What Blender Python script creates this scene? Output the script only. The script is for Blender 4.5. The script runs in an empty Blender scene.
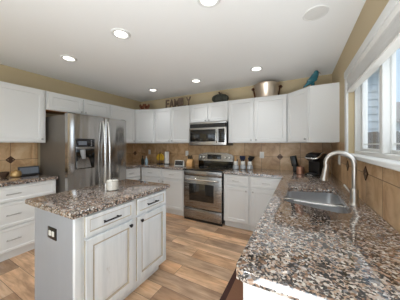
import bpy, bmesh, math, random
from mathutils import Vector, Matrix
random.seed(4)
S = bpy.context.scene
COL = S.collection
PI = math.pi

# ---------------------------------------------------------------- camera
cd = bpy.data.cameras.new('camera')
cd.sensor_width = 36.0
cd.lens = 186.0 / 400.0 * 36.0
cd.shift_y = -5.5 / 400.0
cd.clip_start = 0.02
cam = bpy.data.objects.new('camera', cd)
cam.location = (0, 0, 1.352)
cam.rotation_euler = (PI / 2, 0, math.radians(28.08))
COL.objects.link(cam)
S.camera = cam

# ---------------------------------------------------------------- world, sun, window daylight, exposure
S.view_settings.view_transform = 'Standard'
S.view_settings.look = 'None'
S.view_settings.gamma = 1.0
S.view_settings.use_curve_mapping = False
S.view_settings.exposure = 0.33
SKY = 0.8
SUN = 1.5
REAR = 20.0
PATIO_FILL = 50.0
CEILING_FILL = 34.0
WSKY = 170.0
WGROUND = 22.0
CAN = 1.3
w = bpy.data.worlds.new('sky')
S.world = w
w.use_nodes = True
wn = w.node_tree.nodes
bg = wn['Background']
bg.inputs['Color'].default_value = (0.60, 0.80, 1.0, 1)
bg.inputs['Strength'].default_value = SKY

sd = bpy.data.lights.new('sun', 'SUN')
sd.energy = SUN
sd.angle = math.radians(60)
sd.color = (1.0, 0.98, 0.95)
so = bpy.data.objects.new('sun', sd)
so.rotation_euler = Vector((-0.5, 0.45, -0.9)).to_track_quat('-Z', 'Y').to_euler()
COL.objects.link(so)


def area(name, loc, direction, sx, sy, power, color):
    d = bpy.data.lights.new(name, 'AREA')
    d.shape = 'RECTANGLE'
    d.size, d.size_y = sx, sy
    d.energy = power
    d.color = color
    o = bpy.data.objects.new(name, d)
    o.location = loc
    o.rotation_euler = Vector(direction).to_track_quat('-Z', 'Y').to_euler()
    COL.objects.link(o)
    return o


# daylight through the rear window; patio door and its light are added, unseen
area('daylight_rear', (-1.6, -3.52, 1.3), (0, 1, 0), 3.0, 2.1, REAR, (0.93, 0.97, 1.0))
area('added_patio_fill', (0.62, -1.9, 1.2), (-1, 0, 0), 1.9, 2.1, PATIO_FILL, (0.86, 0.94, 1.0))
# sky and sunlit ground outside the sink window
area('daylight_sky', (5.0, 0.3, 3.0), (-1.0, 0.2, -0.28), 5.0, 4.0, WSKY, (0.82, 0.91, 1.0))
area('daylight_ground', (1.30, 1.7, 0.0), (-0.25, 0, 1), 3.2, 1.3, WGROUND, (0.95, 0.98, 1.0))
# added fill behind the camera, no lamp stands there, brightens the ceiling
up = area('added_ceiling_fill', (-0.3, -1.3, 0.35), (0.12, 0.75, 1), 1.4, 1.4, CEILING_FILL, (0.90, 0.955, 1.0))
up.data.spread = math.radians(100)

# ---------------------------------------------------------------- constants
XR, XL, YB, C = 0.449, -3.595, 3.515, 2.449
UB, UT = 1.379, 2.140
XU, YU = XL + 0.32, YB - 0.32
YF = 2.895            # front of the back base carcasses
XF = -2.975           # front of the left base carcasses
XP = -0.165           # front of the sink run carcasses
CT, CB = 0.914, 0.876
YN = -3.4             # rear wall


# ---------------------------------------------------------------- materials
def newmat(name):
    m = bpy.data.materials.new(name)
    m.use_nodes = True
    return m, m.node_tree.nodes, m.node_tree.links, m.node_tree.nodes['Principled BSDF']


def lin(r, g, b):
    f = lambda c: c / 12.92 if c <= 0.04045 else ((c + 0.055) / 1.055) ** 2.4
    return (f(r / 255), f(g / 255), f(b / 255), 1)


def plain(name, col, rough=0.5, metal=0.0, var=0.04, scale=12.0, spec=0.5, stretch=None, bump=0.0, coat=0.0):
    m, n, l, p = newmat(name)
    tc = n.new('ShaderNodeTexCoord')
    mp = n.new('ShaderNodeMapping')
    l.new(tc.outputs['Object'], mp.inputs['Vector'])
    if stretch:
        mp.inputs['Scale'].default_value = stretch
    nz = n.new('ShaderNodeTexNoise')
    nz.inputs['Scale'].default_value = scale
    nz.inputs['Detail'].default_value = 4
    l.new(mp.outputs['Vector'], nz.inputs['Vector'])
    mx = n.new('ShaderNodeMix')
    mx.data_type = 'RGBA'
    mx.inputs[6].default_value = tuple(max(0, c * (1 - var)) for c in col[:3]) + (1,)
    mx.inputs[7].default_value = tuple(min(1, c * (1 + var)) for c in col[:3]) + (1,)
    l.new(nz.outputs['Fac'], mx.inputs[0])
    l.new(mx.outputs[2], p.inputs['Base Color'])
    p.inputs['Roughness'].default_value = rough
    p.inputs['Metallic'].default_value = metal
    p.inputs['Specular IOR Level'].default_value = spec
    p.inputs['Coat Weight'].default_value = coat
    if bump:
        bp = n.new('ShaderNodeBump')
        bp.inputs['Strength'].default_value = bump
        bp.inputs['Distance'].default_value = 0.002
        l.new(nz.outputs['Fac'], bp.inputs['Height'])
        l.new(bp.outputs['Normal'], p.inputs['Normal'])
    return m


def ramp(n, stops, interp='LINEAR'):
    r = n.new('ShaderNodeValToRGB')
    r.color_ramp.interpolation = interp
    e = r.color_ramp.elements
    while len(e) < len(stops):
        e.new(0.5)
    for k, (pos, c) in enumerate(stops):
        e[k].position = pos
        e[k].color = c
    return r


def granite():
    m, n, l, p = newmat('granite')
    g = n.new('ShaderNodeNewGeometry')
    nz = n.new('ShaderNodeTexNoise')
    nz.inputs['Scale'].default_value = 28
    nz.inputs['Detail'].default_value = 3
    l.new(g.outputs['Position'], nz.inputs['Vector'])
    off = n.new('ShaderNodeVectorMath'); off.operation = 'SCALE'; off.inputs['Scale'].default_value = 0.012
    l.new(nz.outputs['Color'], off.inputs[0])
    ad = n.new('ShaderNodeVectorMath'); ad.operation = 'ADD'
    l.new(g.outputs['Position'], ad.inputs[0]); l.new(off.outputs[0], ad.inputs[1])
    v = n.new('ShaderNodeTexVoronoi'); v.inputs['Scale'].default_value = 84
    l.new(ad.outputs[0], v.inputs['Vector'])
    sep = n.new('ShaderNodeSeparateColor'); l.new(v.outputs['Color'], sep.inputs[0])
    r1 = ramp(n, [(0.0, lin(44, 42, 44)), (0.12, lin(96, 84, 78)), (0.22, lin(138, 108, 88)), (0.36, lin(176, 150, 130)),
                  (0.54, lin(188, 174, 164)), (0.74, lin(210, 204, 198)), (0.88, lin(132, 130, 133))], 'CONSTANT')
    l.new(sep.outputs[0], r1.inputs[0])
    v2 = n.new('ShaderNodeTexVoronoi'); v2.inputs['Scale'].default_value = 135
    l.new(ad.outputs[0], v2.inputs['Vector'])
    sep2 = n.new('ShaderNodeSeparateColor'); l.new(v2.outputs['Color'], sep2.inputs[0])
    r2 = ramp(n, [(0.0, lin(24, 23, 26)), (0.45, lin(74, 66, 64)), (0.66, lin(128, 108, 96)), (0.86, lin(178, 166, 156))], 'CONSTANT')
    l.new(sep2.outputs[1], r2.inputs[0])
    gate = n.new('ShaderNodeMath'); gate.operation = 'GREATER_THAN'; gate.inputs[1].default_value = 0.6
    l.new(sep2.outputs[2], gate.inputs[0])
    mx = n.new('ShaderNodeMix'); mx.data_type = 'RGBA'
    l.new(gate.outputs[0], mx.inputs[0]); l.new(r1.outputs[0], mx.inputs[6]); l.new(r2.outputs[0], mx.inputs[7])
    l.new(mx.outputs[2], p.inputs['Base Color'])
    p.inputs['Roughness'].default_value = 0.07
    p.inputs['Specular IOR Level'].default_value = 0.9
    p.inputs['Coat Weight'].default_value = 0.6
    p.inputs['Coat Roughness'].default_value = 0.03
    return m


def floor_mat():
    m, n, l, p = newmat('plank_floor')
    g = n.new('ShaderNodeNewGeometry')
    br = n.new('ShaderNodeTexBrick')
    br.offset = 0.37
    br.inputs['Scale'].default_value = 1.0
    br.inputs['Brick Width'].default_value = 1.15
    br.inputs['Row Height'].default_value = 0.175
    br.inputs['Mortar Size'].default_value = 0.0018
    br.inputs['Mortar Smooth'].default_value = 0.3
    br.inputs['Color1'].default_value = (0, 0, 0, 1)
    br.inputs['Color2'].default_value = (1, 1, 1, 1)
    br.inputs['Mortar'].default_value = (0.3, 0.3, 0.3, 1)
    l.new(g.outputs['Position'], br.inputs['Vector'])
    # every plank has its own grain offset
    sc = n.new('ShaderNodeVectorMath'); sc.operation = 'SCALE'; sc.inputs['Scale'].default_value = 7.0
    l.new(br.outputs['Color'], sc.inputs[0])
    ad = n.new('ShaderNodeVectorMath'); ad.operation = 'ADD'
    l.new(g.outputs['Position'], ad.inputs[0]); l.new(sc.outputs[0], ad.inputs[1])
    mp = n.new('ShaderNodeMapping'); mp.inputs['Scale'].default_value = (1.6, 14, 1)
    l.new(ad.outputs[0], mp.inputs['Vector'])
    nz = n.new('ShaderNodeTexNoise'); nz.inputs['Scale'].default_value = 1.7; nz.inputs['Detail'].default_value = 7
    nz.inputs['Roughness'].default_value = 0.62; nz.inputs['Distortion'].default_value = 0.7
    l.new(mp.outputs[0], nz.inputs['Vector'])
    mp2 = n.new('ShaderNodeMapping'); mp2.inputs['Scale'].default_value = (1.2, 3.5, 1)
    l.new(ad.outputs[0], mp2.inputs['Vector'])
    nz2 = n.new('ShaderNodeTexNoise'); nz2.inputs['Scale'].default_value = 2.2; nz2.inputs['Detail'].default_value = 3
    l.new(mp2.outputs[0], nz2.inputs['Vector'])
    r1 = ramp(n, [(0.25, lin(160, 130, 106)), (0.42, lin(204, 172, 142)), (0.58, lin(226, 196, 166)), (0.75, lin(244, 220, 194))])
    l.new(nz.outputs['Fac'], r1.inputs[0])
    r2 = ramp(n, [(0.32, (0.66, 0.61, 0.58, 1)), (0.5, (0.97, 0.95, 0.93, 1)), (0.68, (1.12, 1.04, 0.94, 1))])
    l.new(nz2.outputs['Fac'], r2.inputs[0])
    mul = n.new('ShaderNodeMix'); mul.data_type = 'RGBA'; mul.blend_type = 'MULTIPLY'; mul.inputs[0].default_value = 1
    l.new(r1.outputs[0], mul.inputs[6]); l.new(r2.outputs[0], mul.inputs[7])
    tone = ramp(n, [(0.0, (0.50, 0.42, 0.37, 1)), (0.3, (0.80, 0.77, 0.76, 1)), (0.55, (1.08, 1.03, 0.98, 1)), (0.8, (0.98, 0.83, 0.69, 1)), (1.0, (1.25, 1.17, 1.08, 1))])
    l.new(br.outputs['Color'], tone.inputs[0])
    mul2 = n.new('ShaderNodeMix'); mul2.data_type = 'RGBA'; mul2.blend_type = 'MULTIPLY'; mul2.inputs[0].default_value = 1
    l.new(mul.outputs[2], mul2.inputs[6]); l.new(tone.outputs[0], mul2.inputs[7])
    mort = n.new('ShaderNodeMix'); mort.data_type = 'RGBA'
    l.new(br.outputs['Fac'], mort.inputs[0]); l.new(mul2.outputs[2], mort.inputs[6])
    mort.inputs[7].default_value = lin(70, 50, 38)
    l.new(mort.outputs[2], p.inputs['Base Color'])
    p.inputs['Roughness'].default_value = 0.36
    bp = n.new('ShaderNodeBump'); bp.inputs['Strength'].default_value = 0.12; bp.inputs['Distance'].default_value = 0.003
    l.new(nz.outputs['Fac'], bp.inputs['Height']); l.new(bp.outputs['Normal'], p.inputs['Normal'])
    return m


def tile_mat(name, axis, u0):
    # travertine squares, grout lines running through u0 and z = 1.137
    m, n, l, p = newmat(name)
    g = n.new('ShaderNodeNewGeometry')
    sp = n.new('ShaderNodeSeparateXYZ'); l.new(g.outputs['Position'], sp.inputs[0])
    T = 0.31
    cu = n.new('ShaderNodeMath'); cu.operation = 'SUBTRACT'; cu.inputs[1].default_value = u0 - 20 * T
    l.new(sp.outputs[axis], cu.inputs[0])
    cv = n.new('ShaderNodeMath'); cv.operation = 'SUBTRACT'; cv.inputs[1].default_value = 1.137 - 20 * T
    l.new(sp.outputs['Z'], cv.inputs[0])
    cb = n.new('ShaderNodeCombineXYZ'); l.new(cu.outputs[0], cb.inputs[0]); l.new(cv.outputs[0], cb.inputs[1])
    br = n.new('ShaderNodeTexBrick'); br.offset = 0.0
    br.inputs['Scale'].default_value = 1
    br.inputs['Brick Width'].default_value = T
    br.inputs['Row Height'].default_value = T
    br.inputs['Mortar Size'].default_value = 0.0028
    br.inputs['Color1'].default_value = (0, 0, 0, 1); br.inputs['Color2'].default_value = (1, 1, 1, 1)
    br.inputs['Mortar'].default_value = (0.5, 0.5, 0.5, 1)
    l.new(cb.outputs[0], br.inputs['Vector'])
    sc = n.new('ShaderNodeVectorMath'); sc.operation = 'SCALE'; sc.inputs['Scale'].default_value = 5.0
    l.new(br.outputs['Color'], sc.inputs[0])
    ad = n.new('ShaderNodeVectorMath'); ad.operation = 'ADD'
    l.new(g.outputs['Position'], ad.inputs[0]); l.new(sc.outputs[0], ad.inputs[1])
    nz = n.new('ShaderNodeTexNoise'); nz.inputs['Scale'].default_value = 5; nz.inputs['Detail'].default_value = 8
    nz.inputs['Distortion'].default_value = 1.1; nz.inputs['Roughness'].default_value = 0.6
    l.new(ad.outputs[0], nz.inputs['Vector'])
    r = ramp(n, [(0.25, lin(164, 126, 90)), (0.42, lin(198, 162, 122)), (0.58, lin(218, 187, 148)), (0.78, lin(234, 212, 178))])
    l.new(nz.outputs['Fac'], r.inputs[0])
    tone = ramp(n, [(0.0, (0.78, 0.72, 0.66, 1)), (1.0, (1.06, 1.02, 0.98, 1))])
    l.new(br.outputs['Color'], tone.inputs[0])
    mul = n.new('ShaderNodeMix'); mul.data_type = 'RGBA'; mul.blend_type = 'MULTIPLY'; mul.inputs[0].default_value = 1
    l.new(r.outputs[0], mul.inputs[6]); l.new(tone.outputs[0], mul.inputs[7])
    mx = n.new('ShaderNodeMix'); mx.data_type = 'RGBA'
    l.new(br.outputs['Fac'], mx.inputs[0]); l.new(mul.outputs[2], mx.inputs[6]); mx.inputs[7].default_value = lin(128, 98, 72)
    l.new(mx.outputs[2], p.inputs['Base Color'])
    p.inputs['Roughness'].default_value = 0.35
    return m


def island_paint(name='distressed_paint', glaze=0.5):
    m, n, l, p = newmat(name)
    g = n.new('ShaderNodeNewGeometry')
    mp = n.new('ShaderNodeMapping'); mp.inputs['Scale'].default_value = (22, 22, 2.0)
    l.new(g.outputs['Position'], mp.inputs['Vector'])
    nz = n.new('ShaderNodeTexNoise'); nz.inputs['Scale'].default_value = 1; nz.inputs['Detail'].default_value = 5
    l.new(mp.outputs[0], nz.inputs['Vector'])
    r = ramp(n, [(0.3, lin(218, 224, 229)), (0.5, lin(230, 235, 240)), (0.7, lin(238, 242, 246))])
    l.new(nz.outputs['Fac'], r.inputs[0])
    nz2 = n.new('ShaderNodeTexNoise'); nz2.inputs['Scale'].default_value = 7; nz2.inputs['Detail'].default_value = 6
    nz2.inputs['Roughness'].default_value = 0.7
    l.new(g.outputs['Position'], nz2.inputs['Vector'])
    r2 = ramp(n, [(0.62, (0, 0, 0, 1)), (0.78, (glaze, glaze, glaze, 1))])
    l.new(nz2.outputs['Fac'], r2.inputs[0])
    mx = n.new('ShaderNodeMix'); mx.data_type = 'RGBA'
    l.new(r2.outputs[0], mx.inputs[0]); l.new(r.outputs[0], mx.inputs[6]); mx.inputs[7].default_value = lin(166, 148, 126)
    l.new(mx.outputs[2], p.inputs['Base Color'])
    p.inputs['Roughness'].default_value = 0.42
    return m


def steel(name='stainless_steel', col=(0.50, 0.485, 0.465, 1), rough=0.2, stretch=(40, 40, 0.6), wavy=0.0):
    m, n, l, p = newmat(name)
    tc = n.new('ShaderNodeTexCoord')
    mp = n.new('ShaderNodeMapping'); mp.inputs['Scale'].default_value = stretch
    l.new(tc.outputs['Object'], mp.inputs['Vector'])
    nz = n.new('ShaderNodeTexNoise'); nz.inputs['Scale'].default_value = 6; nz.inputs['Detail'].default_value = 3
    l.new(mp.outputs[0], nz.inputs['Vector'])
    rr = n.new('ShaderNodeMapRange'); rr.inputs[3].default_value = rough - 0.05; rr.inputs[4].default_value = rough + 0.07
    l.new(nz.outputs['Fac'], rr.inputs[0]); l.new(rr.outputs[0], p.inputs['Roughness'])
    p.inputs['Base Color'].default_value = col
    p.inputs['Metallic'].default_value = 1.0
    if wavy:
        mp2 = n.new('ShaderNodeMapping'); mp2.inputs['Scale'].default_value = (5.0, 5.0, 0.9)
        l.new(tc.outputs['Object'], mp2.inputs['Vector'])
        nz2 = n.new('ShaderNodeTexNoise'); nz2.inputs['Scale'].default_value = 1.6; nz2.inputs['Detail'].default_value = 1.0
        l.new(mp2.outputs[0], nz2.inputs['Vector'])
        bp = n.new('ShaderNodeBump'); bp.inputs['Strength'].default_value = wavy; bp.inputs['Distance'].default_value = 0.03
        l.new(nz2.outputs['Fac'], bp.inputs['Height']); l.new(bp.outputs['Normal'], p.inputs['Normal'])
    return m


def glass_mat(name, tint=(1, 1, 1, 1), refl=0.1, rough=0.0):
    m, n, l, p = newmat(name)
    n.remove(p)
    out = n['Material Output']
    t = n.new('ShaderNodeBsdfTransparent'); t.inputs[0].default_value = tint
    gl = n.new('ShaderNodeBsdfGlossy'); gl.inputs['Roughness'].default_value = rough
    lw = n.new('ShaderNodeLayerWeight'); lw.inputs[0].default_value = 0.12
    fr = n.new('ShaderNodeMath'); fr.operation = 'MULTIPLY_ADD'; fr.inputs[1].default_value = 0.4; fr.inputs[2].default_value = refl * 0.4
    l.new(lw.outputs['Facing'], fr.inputs[0])
    mxs = n.new('ShaderNodeMixShader')
    l.new(fr.outputs[0], mxs.inputs[0]); l.new(t.outputs[0], mxs.inputs[1]); l.new(gl.outputs[0], mxs.inputs[2])
    l.new(mxs.outputs[0], out.inputs['Surface'])
    return m


def emis(name, col, st):
    m, n, l, p = newmat(name)
    p.inputs['Base Color'].default_value = (0.9, 0.9, 0.9, 1)
    p.inputs['Emission Color'].default_value = col
    p.inputs['Emission Strength'].default_value = st
    return m


def siding_mat():
    m, n, l, p = newmat('lap_siding')
    g = n.new('ShaderNodeNewGeometry')
    nz = n.new('ShaderNodeTexNoise'); nz.inputs['Scale'].default_value = 3
    l.new(g.outputs['Position'], nz.inputs['Vector'])
    r = ramp(n, [(0.3, lin(196, 204, 210)), (0.7, lin(212, 218, 222))])
    l.new(nz.outputs['Fac'], r.inputs[0]); l.new(r.outputs[0], p.inputs['Base Color'])
    p.inputs['Roughness'].default_value = 0.7
    return m


M = {
    'ceiling': plain('ceiling_paint', lin(243, 243, 242), 0.85, var=0.01, bump=0.08, scale=160),
    'wall': plain('tan_paint', lin(196, 178, 144), 0.7, var=0.02, bump=0.08, scale=120),
    'wall_light': plain('cream_paint', lin(226, 220, 208), 0.75, var=0.02),
    'trim': plain('white_trim', lin(226, 226, 224), 0.4, var=0.01),
    'cab': plain('white_cabinet_paint', lin(226, 226, 225), 0.38, var=0.012, scale=5),
    'wood': plain('raw_wood', lin(170, 112, 66), 0.55, var=0.18, scale=6, stretch=(1, 8, 8)),
    'island': island_paint(),
    'glaze': plain('brown_glaze', lin(186, 176, 160), 0.5, var=0.2, scale=14),
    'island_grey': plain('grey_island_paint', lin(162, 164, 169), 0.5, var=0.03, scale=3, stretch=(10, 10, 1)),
    'granite': granite(),
    'floor': floor_mat(),
    'tile_back': tile_mat('travertine_back', 'X', -0.295),
    'tile_right': tile_mat('travertine_right', 'Y', 1.805),
    'tile_left': tile_mat('travertine_left', 'Y', 1.054),
    'accent': plain('bronze_accent', lin(84, 58, 42), 0.4, 0.3, var=0.5, scale=60),
    'accent_light': plain('bronze_accent_light', lin(150, 122, 96), 0.4, 0.2, var=0.4, scale=60),
    'steel': steel(col=(0.43, 0.415, 0.40, 1), rough=0.17, wavy=0.35),
    'steel_h': steel('brushed_steel_horizontal', (0.36, 0.345, 0.33, 1), 0.26, (0.6, 40, 40)),
    'steel_light': steel('brushed_steel_light', (0.60, 0.585, 0.565, 1), 0.28, (0.6, 40, 40)),
    'steel_sink': steel('sink_steel', (0.66, 0.68, 0.71, 1), 0.3, (20, 20, 20)),
    'chrome': steel('handle_steel', (0.86, 0.85, 0.83, 1), 0.2),
    'nickel': steel('brushed_nickel', (0.50, 0.48, 0.455, 1), 0.3),
    'pull': steel('pull_nickel', (0.50, 0.49, 0.48, 1), 0.3),
    'dark_metal': plain('dark_bronze_metal', lin(44, 42, 46), 0.38, 0.7, var=0.1),
    'fridge_side': plain('fridge_case', lin(112, 105, 97), 0.45, 0.35, var=0.05),
    'black': plain('black_plastic', lin(18, 18, 19), 0.3, var=0.1),
    'black_glass': plain('black_glass', lin(8, 8, 9), 0.04, var=0.05, spec=0.7),
    'oven_glass': plain('oven_glass', lin(26, 24, 22), 0.05, var=0.05, spec=0.8),
    'dark_grey': plain('dark_grey_plastic', lin(60, 60, 62), 0.45, var=0.05),
    'grey': plain('grey_plastic', lin(150, 150, 152), 0.4, var=0.03),
    'white_plastic': plain('white_plastic', lin(236, 234, 228), 0.35, var=0.01),
    'paper': plain('paper_towel', lin(240, 236, 230), 0.9, var=0.03, scale=60, bump=0.2),
    'wax': plain('candle_wax', lin(246, 242, 234), 0.4, var=0.02),
    'pale_glass': plain('pale_glass', lin(176, 178, 180), 0.08, var=0.25, scale=40, spec=0.8),
    'copper': plain('copper', lin(190, 142, 120), 0.38, 0.7, var=0.15, scale=20),
    'bucket': plain('hammered_copper_pewter', lin(226, 212, 196), 0.34, 0.9, var=0.3, scale=5, stretch=(3, 3, 0.6), bump=0.2),
    'bronze': plain('dark_copper', lin(92, 56, 38), 0.35, 0.85, var=0.3, scale=15),
    'rust': plain('rust_painted_wood', lin(122, 70, 42), 0.6, var=0.5, scale=30),
    'teal': plain('teal_glaze', lin(34, 98, 110), 0.25, var=0.3, scale=20, coat=0.4),
    'dark_green': plain('dark_green_wicker', lin(50, 52, 42), 0.6, var=0.75, scale=34, bump=0.5),
    'stem': plain('stem_brown', lin(80, 58, 42), 0.7, var=0.3),
    'camo': plain('mottled_letter', lin(112, 92, 76), 0.55, var=0.95, scale=34),
    'navy': plain('navy_silicone', lin(26, 34, 66), 0.45, var=0.1),
    'knife_wood': plain('maple_block', lin(214, 164, 104), 0.45, var=0.15, scale=8, stretch=(1, 1, 6)),
    'yellow': plain('banana_skin', lin(222, 178, 48), 0.5, var=0.12, scale=20),
    'soap': plain('blue_soap', lin(150, 176, 190), 0.2, var=0.05),
    'brass': plain('tan_brass_glaze', lin(190, 156, 104), 0.3, 0.5, var=0.2, scale=25),
    'screen': plain('dark_screen', lin(24, 27, 36), 0.08, var=0.1, spec=0.7),
    'slate': plain('slate_face', lin(112, 118, 128), 0.5, var=0.15, scale=25),
    'mat': plain('woven_brown_mat', lin(128, 88, 64), 0.85, var=0.15, scale=120, bump=0.3),
    'mat_edge': plain('dark_brown_binding', lin(66, 36, 28), 0.8, var=0.15, scale=80),
    'glass': glass_mat('window_glass'),
    'jar_glass': glass_mat('jar_glass', (0.97, 0.97, 0.97, 1)),
    'lamp': emis('lamp_lens', (1, 0.97, 0.9, 1), 3.0),
    'siding': siding_mat(),
    'fence': plain('weathered_fence', lin(104, 96, 92), 0.8, var=0.2, scale=8, stretch=(6, 6, 1)),
    'roof': plain('roof_shingle', lin(150, 140, 134), 0.9, var=0.2, scale=20),
    'ground': plain('dry_grass', lin(134, 128, 104), 0.95, var=0.3, scale=4),
    'concrete': plain('patio_concrete', lin(190, 186, 178), 0.9, var=0.08, scale=3),
    'bark': plain('bark', lin(112, 100, 92), 0.9, var=0.2, scale=20),
    'blind': plain('white_slats', lin(232, 230, 226), 0.5, var=0.02),
}


# ---------------------------------------------------------------- mesh helpers
class MB:
    def __init__(self):
        self.b = bmesh.new()

    def box(self, x0, x1, y0, y1, z0, z1, bev=0.0, seg=2):
        b = self.b
        r = bmesh.ops.create_cube(b, size=1.0)
        vs = r['verts']
        for v in vs:
            v.co = Vector((x0 + (v.co.x + .5) * (x1 - x0), y0 + (v.co.y + .5) * (y1 - y0), z0 + (v.co.z + .5) * (z1 - z0)))
        if bev:
            es = list({e for v in vs for e in v.link_edges})
            bmesh.ops.bevel(b, geom=es, offset=bev, segments=seg, profile=0.5, affect='EDGES')
        return self

    def tube(self, pts, r, n=12, caps=True):
        b = self.b
        pts = [Vector(p) for p in pts]
        rs = r if isinstance(r, (list, tuple)) else [r] * len(pts)
        up = None
        rings = []
        for k, p in enumerate(pts):
            a = pts[max(k - 1, 0)]
            c = pts[min(k + 1, len(pts) - 1)]
            t = (c - a).normalized()
            if up is None:
                ref = Vector((0, 0, 1)) if abs(t.z) < 0.9 else Vector((1, 0, 0))
                u = t.cross(ref).normalized()
            else:
                u = (up - t * up.dot(t)).normalized()
            up = u
            v = t.cross(u)
            rings.append([b.verts.new(p + (u * math.cos(2 * PI * q / n) + v * math.sin(2 * PI * q / n)) * rs[k]) for q in range(n)])
        for A, B in zip(rings, rings[1:]):
            for q in range(n):
                b.faces.new((A[q], A[(q + 1) % n], B[(q + 1) % n], B[q]))
        if caps:
            b.faces.new(list(reversed(rings[0])))
            b.faces.new(rings[-1])
        return self

    def lathe(self, prof, c=(0, 0, 0), n=32, sx=1, sy=1):
        b = self.b
        rings = []
        for r, z in prof:
            if r < 1e-6:
                rings.append([b.verts.new((c[0], c[1], c[2] + z))])
            else:
                rings.append([b.verts.new((c[0] + sx * r * math.cos(2 * PI * q / n), c[1] + sy * r * math.sin(2 * PI * q / n), c[2] + z)) for q in range(n)])
        for A, B in zip(rings, rings[1:]):
            for q in range(n):
                a0, a1 = A[q % len(A)], A[(q + 1) % len(A)]
                b0, b1 = B[q % len(B)], B[(q + 1) % len(B)]
                f = [a0]
                for x in (a1, b1, b0):
                    if x not in f:
                        f.append(x)
                if len(f) > 2:
                    b.faces.new(f)
        return self

    def prism(self, poly, z0, z1, bev=0.0):
        b = self.b
        lo = [b.verts.new((x, y, z0)) for x, y in poly]
        hi = [b.verts.new((x, y, z1)) for x, y in poly]
        n = len(poly)
        fs = [b.faces.new(hi), b.faces.new(list(reversed(lo)))]
        for q in range(n):
            fs.append(b.faces.new((lo[q], lo[(q + 1) % n], hi[(q + 1) % n], hi[q])))
        if bev:
            es = [e for v in hi + lo for e in v.link_edges]
            bmesh.ops.bevel(b, geom=list(set(es)), offset=bev, segments=2, profile=0.5, affect='EDGES')
        return self

    def slab_hole(self, outer, hole, z0, z1, bev=0.006):
        b = self.b
        for z, flip in ((z1, False), (z0, True)):
            ed = []
            for loop in (outer, hole):
                vs = [b.verts.new((x, y, z)) for x, y in loop]
                ed += [b.edges.new((vs[k], vs[(k + 1) % len(vs)])) for k in range(len(vs))]
            bmesh.ops.triangle_fill(b, use_beauty=True, use_dissolve=False, edges=ed)
        b.verts.ensure_lookup_table()
        n1, n2 = len(outer), len(hole)
        T = b.verts[:]
        top_o, top_h = T[:n1], T[n1:n1 + n2]
        lo_o, lo_h = T[n1 + n2:2 * n1 + n2], T[2 * n1 + n2:]
        for A, B, n in ((top_o, lo_o, n1), (top_h, lo_h, n2)):
            for k in range(n):
                b.faces.new((A[k], A[(k + 1) % n], B[(k + 1) % n], B[k]))
        if bev:
            es = []
            for A, n in ((top_o, n1), (top_h, n2)):
                for k in range(n):
                    e = b.edges.get((A[k], A[(k + 1) % n]))
                    if e:
                        es.append(e)
            bmesh.ops.recalc_face_normals(b, faces=b.faces[:])
            bmesh.ops.bevel(b, geom=es, offset=bev, segments=2, profile=0.5, affect='EDGES')
        return self

    def sphere(self, c, r, sx=1, sy=1, sz=1, u=20, v=12):
        m = Matrix.Translation(c) @ Matrix.Diagonal((sx * r, sy * r, sz * r, 1))
        bmesh.ops.create_uvsphere(self.b, u_segments=u, v_segments=v, radius=1, matrix=m)
        return self

    def xform(self, mat):
        bmesh.ops.transform(self.b, matrix=mat, verts=self.b.verts[:])
        return self

    def build(self, name, m, parent=None, smooth=True, loc=None, rot=None):
        bmesh.ops.recalc_face_normals(self.b, faces=self.b.faces[:])
        me = bpy.data.meshes.new(name)
        self.b.to_mesh(me)
        self.b.free()
        me.materials.append(m if not isinstance(m, str) else M[m])
        if smooth:
            for p in me.polygons:
                p.use_smooth = True
            me.set_sharp_from_angle(angle=math.radians(32))
        o = bpy.data.objects.new(name, me)
        if parent is not None:
            o.parent = parent
        if loc:
            o.location = loc
        if rot:
            o.rotation_euler = rot
        COL.objects.link(o)
        return o


def tag(o, label=None, cat=None, group=None, kind=None):
    if label: o['label'] = label
    if cat: o['category'] = cat
    if group: o['group'] = group
    if kind: o['kind'] = kind
    return o


def thing(name, label, cat, loc=(0, 0, 0), rz=0.0, group=None):
    o = bpy.data.objects.new(name, None)
    o.empty_display_size = 0.05
    o.location = loc
    o.rotation_euler = (0, 0, rz)
    COL.objects.link(o)
    return tag(o, label, cat, group)


def struct(o, label=None):
    o['kind'] = 'structure'
    if label: o['label'] = label
    return o


def copy_tree(o, parent=None, **kw):
    c = o.copy()
    COL.objects.link(c)
    if parent is not None:
        c.parent = parent
    for ch in list(o.children):
        copy_tree(ch, c)
    return c


def bx(*a, **k):
    return MB().box(*a, **k)


# ---------------------------------------------------------------- room shell
struct(bx(XL - .15, XR + .15, YN - .15, YB + .15, -.1, 0).build('floor', 'floor', smooth=False), 'warm mixed-brown wood plank floor')
struct(bx(XL, XR, YN, -.35, 0, .008).build('floor_bounce', plain('bounce_carpet', lin(214, 206, 194), .95, var=.06, scale=90), smooth=False), 'unseen pale carpet added behind the kitchen to bounce light')  # added pale sheet, out of view, bounces light up to the ceiling
struct(bx(XL - .15, XR + .15, YN - .15, YB + .15, C, C + .1).build('ceiling', 'ceiling', smooth=False), 'flat white ceiling with recessed lights')
struct(bx(XL - .15, XL, YN - .15, YB + .15, 0, C).build('wall_left', 'wall', smooth=False))
struct(bx(XL, XR, YB, YB + .15, 0, C).build('wall_back', 'wall', smooth=False))
WY0, WY1, WZ0, WZ1 = 1.02, 2.42, 1.235, 2.06
PY0, PY1 = -2.85, -0.95
mb = MB()
mb.box(XR, XR + .15, WY1, YB + .15, 0, C)
mb.box(XR, XR + .15, WY0, WY1, 0, WZ0)
mb.box(XR, XR + .15, WY0, WY1, WZ1, C)
mb.box(XR, XR + .15, PY1, WY0, 0, C)
mb.box(XR, XR + .15, PY0, PY1, 2.25, C)
mb.box(XR, XR + .15, YN - .15, PY0, 0, C)
struct(mb.build('wall_right', 'wall', smooth=False))
mb = MB()
mb.box(XL, -3.1, YN - .15, YN, 0, C)
mb.box(-0.1, XR, YN - .15, YN, 0, C)
mb.box(-3.1, -0.1, YN - .15, YN, 2.35, C)
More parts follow.
